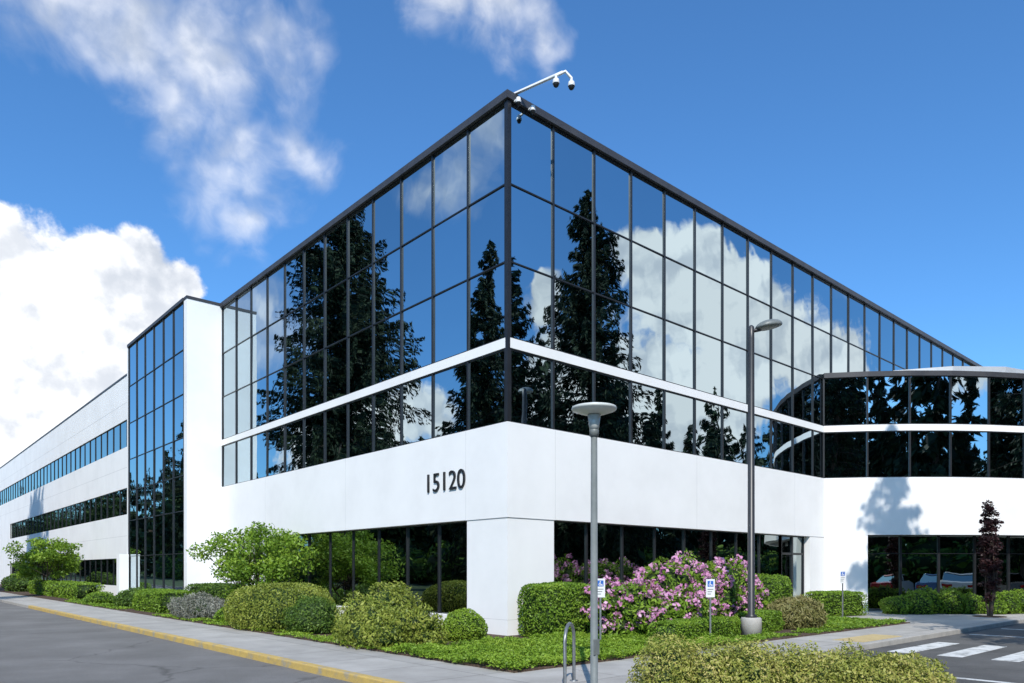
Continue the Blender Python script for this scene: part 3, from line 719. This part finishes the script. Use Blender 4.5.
def warped(scale, det, amt):
    wn = noise(scale, det, .6, dirv)
    s1 = N(nt, 'ShaderNodeVectorMath', operation='SUBTRACT'); L(nt, wn.outputs['Color'], s1.inputs[0]); s1.inputs[1].default_value = (.5, .5, .5)
    s2 = N(nt, 'ShaderNodeVectorMath', operation='MULTIPLY_ADD'); L(nt, s1.outputs[0], s2.inputs[0]); s2.inputs[1].default_value = (amt, amt, amt); L(nt, dirv, s2.inputs[2])
    return s2.outputs[0]
warp1 = warped(6.5, 3, .11); warp2 = warped(8.0, 3, .15)
def blobs(lst, warp):
    cur = None
    for hd, el, r in lst:
        h, e = math.radians(hd), math.radians(el)
        c = (math.sin(h) * math.cos(e), math.cos(h) * math.cos(e), math.sin(e))
        d = N(nt, 'ShaderNodeVectorMath', operation='DISTANCE'); L(nt, warp, d.inputs[0]); d.inputs[1].default_value = c
        m = N(nt, 'ShaderNodeMath', operation='MULTIPLY_ADD'); L(nt, d.outputs['Value'], m.inputs[0]); m.inputs[1].default_value = -1 / r; m.inputs[2].default_value = 1
        if cur is None: cur = m.outputs[0]
        else:
            x = N(nt, 'ShaderNodeMath', operation='SMOOTH_MAX'); x.inputs[2].default_value = .35; L(nt, cur, x.inputs[0]); L(nt, m.outputs[0], x.inputs[1]); cur = x.outputs[0]
    return cur
dense = blobs([(8.0, 17.5, .10), (13.0, 18.2, .08), (16.3, 18.8, .045), (12, 13, .12), (7.7, 9, .14), (15.5, 15, .055), (0, 12, .13), (3, 6, .14),
               (128.3, 22.5, .05), (125, 20, .085), (120.5, 16.8, .085), (115.4, 14.5, .065), (124, 13, .10), (134.5, 14.5, .08), (136, 20, .035), (128, 11, .10), (112, 9, .08),
               (-33.7, 12, .06), (-27.7, 8, .06), (175, 16, .14), (-70, 16, .12)], warp1)
wispy = blobs([(11, 34.5, .08), (14.5, 32.6, .075), (17.2, 30.9, .08), (21.3, 27.8, .075), (22, 24.5, .06), (26.2, 28.5, .045), (22.7, 35.5, .08), (19.5, 33, .07), (40.8, 37.6, .065), (36, 38.4, .055), (44.3, 35.9, .04),
               (-39.6, 31.1, .07), (-36.1, 27, .06), (-22, 18.5, .08), (104, 26, .07), (112, 22, .06)], warp2)
n1 = noise(11, 6, .60, dirv)
off = N(nt, 'ShaderNodeVectorMath', operation='ADD'); L(nt, dirv, off.inputs[0]); off.inputs[1].default_value = tuple(S * .022)
n1b = noise(11, 3, .58, off.outputs[0])
def mad(a, k, c):
    m = N(nt, 'ShaderNodeMath', operation='MULTIPLY_ADD'); L(nt, a, m.inputs[0]); m.inputs[1].default_value = k
    if isinstance(c, (int, float)): m.inputs[2].default_value = c
    else: L(nt, c, m.inputs[2])
    return m.outputs[0]
def sstep(a, lo, hi, o0=0, o1=1):
    m = N(nt, 'ShaderNodeMapRange'); m.interpolation_type = 'SMOOTHSTEP'; L(nt, a, m.inputs[0])
    m.inputs[1].default_value = lo; m.inputs[2].default_value = hi; m.inputs[3].default_value = o0; m.inputs[4].default_value = o1
    return m.outputs[0]
dval = mad(n1.outputs['Fac'], 1.8, mad(dense, 1.15, -.92))
a1 = sstep(dval, 0, .28)
n2 = noise(6.0, 6, .60, warp1)
wval = mad(n2.outputs['Fac'], 2.2, mad(wispy, .8, -1.2))
a2 = sstep(wval, -.1, 1.1, 0, .85)
al = N(nt, 'ShaderNodeMath', operation='MAXIMUM'); L(nt, a1, al.inputs[0]); L(nt, a2, al.inputs[1])
rel = N(nt, 'ShaderNodeMath', operation='SUBTRACT'); L(nt, n1.outputs['Fac'], rel.inputs[0]); L(nt, n1b.outputs['Fac'], rel.inputs[1])
shade = sstep(rel.outputs[0], -.14, .10)
low = noise(3.5, 2, .5, dirv)
cshade = mad(low.outputs['Fac'], .9, mad(shade, .5, -.16))
cr_ = ramp(nt, [(0.1, (6.2, 6.8, 7.8)), (.42, (8.7, 9.1, 9.8)), (.78, (12.5, 12.5, 12.5))]); L(nt, cshade, cr_.inputs['Fac'])
mx = N(nt, 'ShaderNodeMix', data_type='RGBA'); L(nt, al.outputs[0], mx.inputs['Factor']); L(nt, hs.outputs[0], mx.inputs['A']); L(nt, cr_.outputs['Color'], mx.inputs['B'])
L(nt, mx.outputs['Result'], bg.inputs['Color'])

# ------------------------------------------------------------------ camera
cam = bpy.data.cameras.new('camera'); co = link(bpy.data.objects.new('camera', cam)); scene.camera = co
cam.sensor_width = 36; cam.lens = 730 / 1024 * 36; cam.shift_y = (570 - 341.5) / 1024; cam.clip_end = 5000; cam.clip_start = .1
co.location = (-11.56, -13.14, 1.6); co.rotation_euler = (math.radians(90), 0, -math.atan2(.665, .747))
scene.view_settings.view_transform = 'Standard'; scene.view_settings.look = 'None'; scene.view_settings.exposure = 0
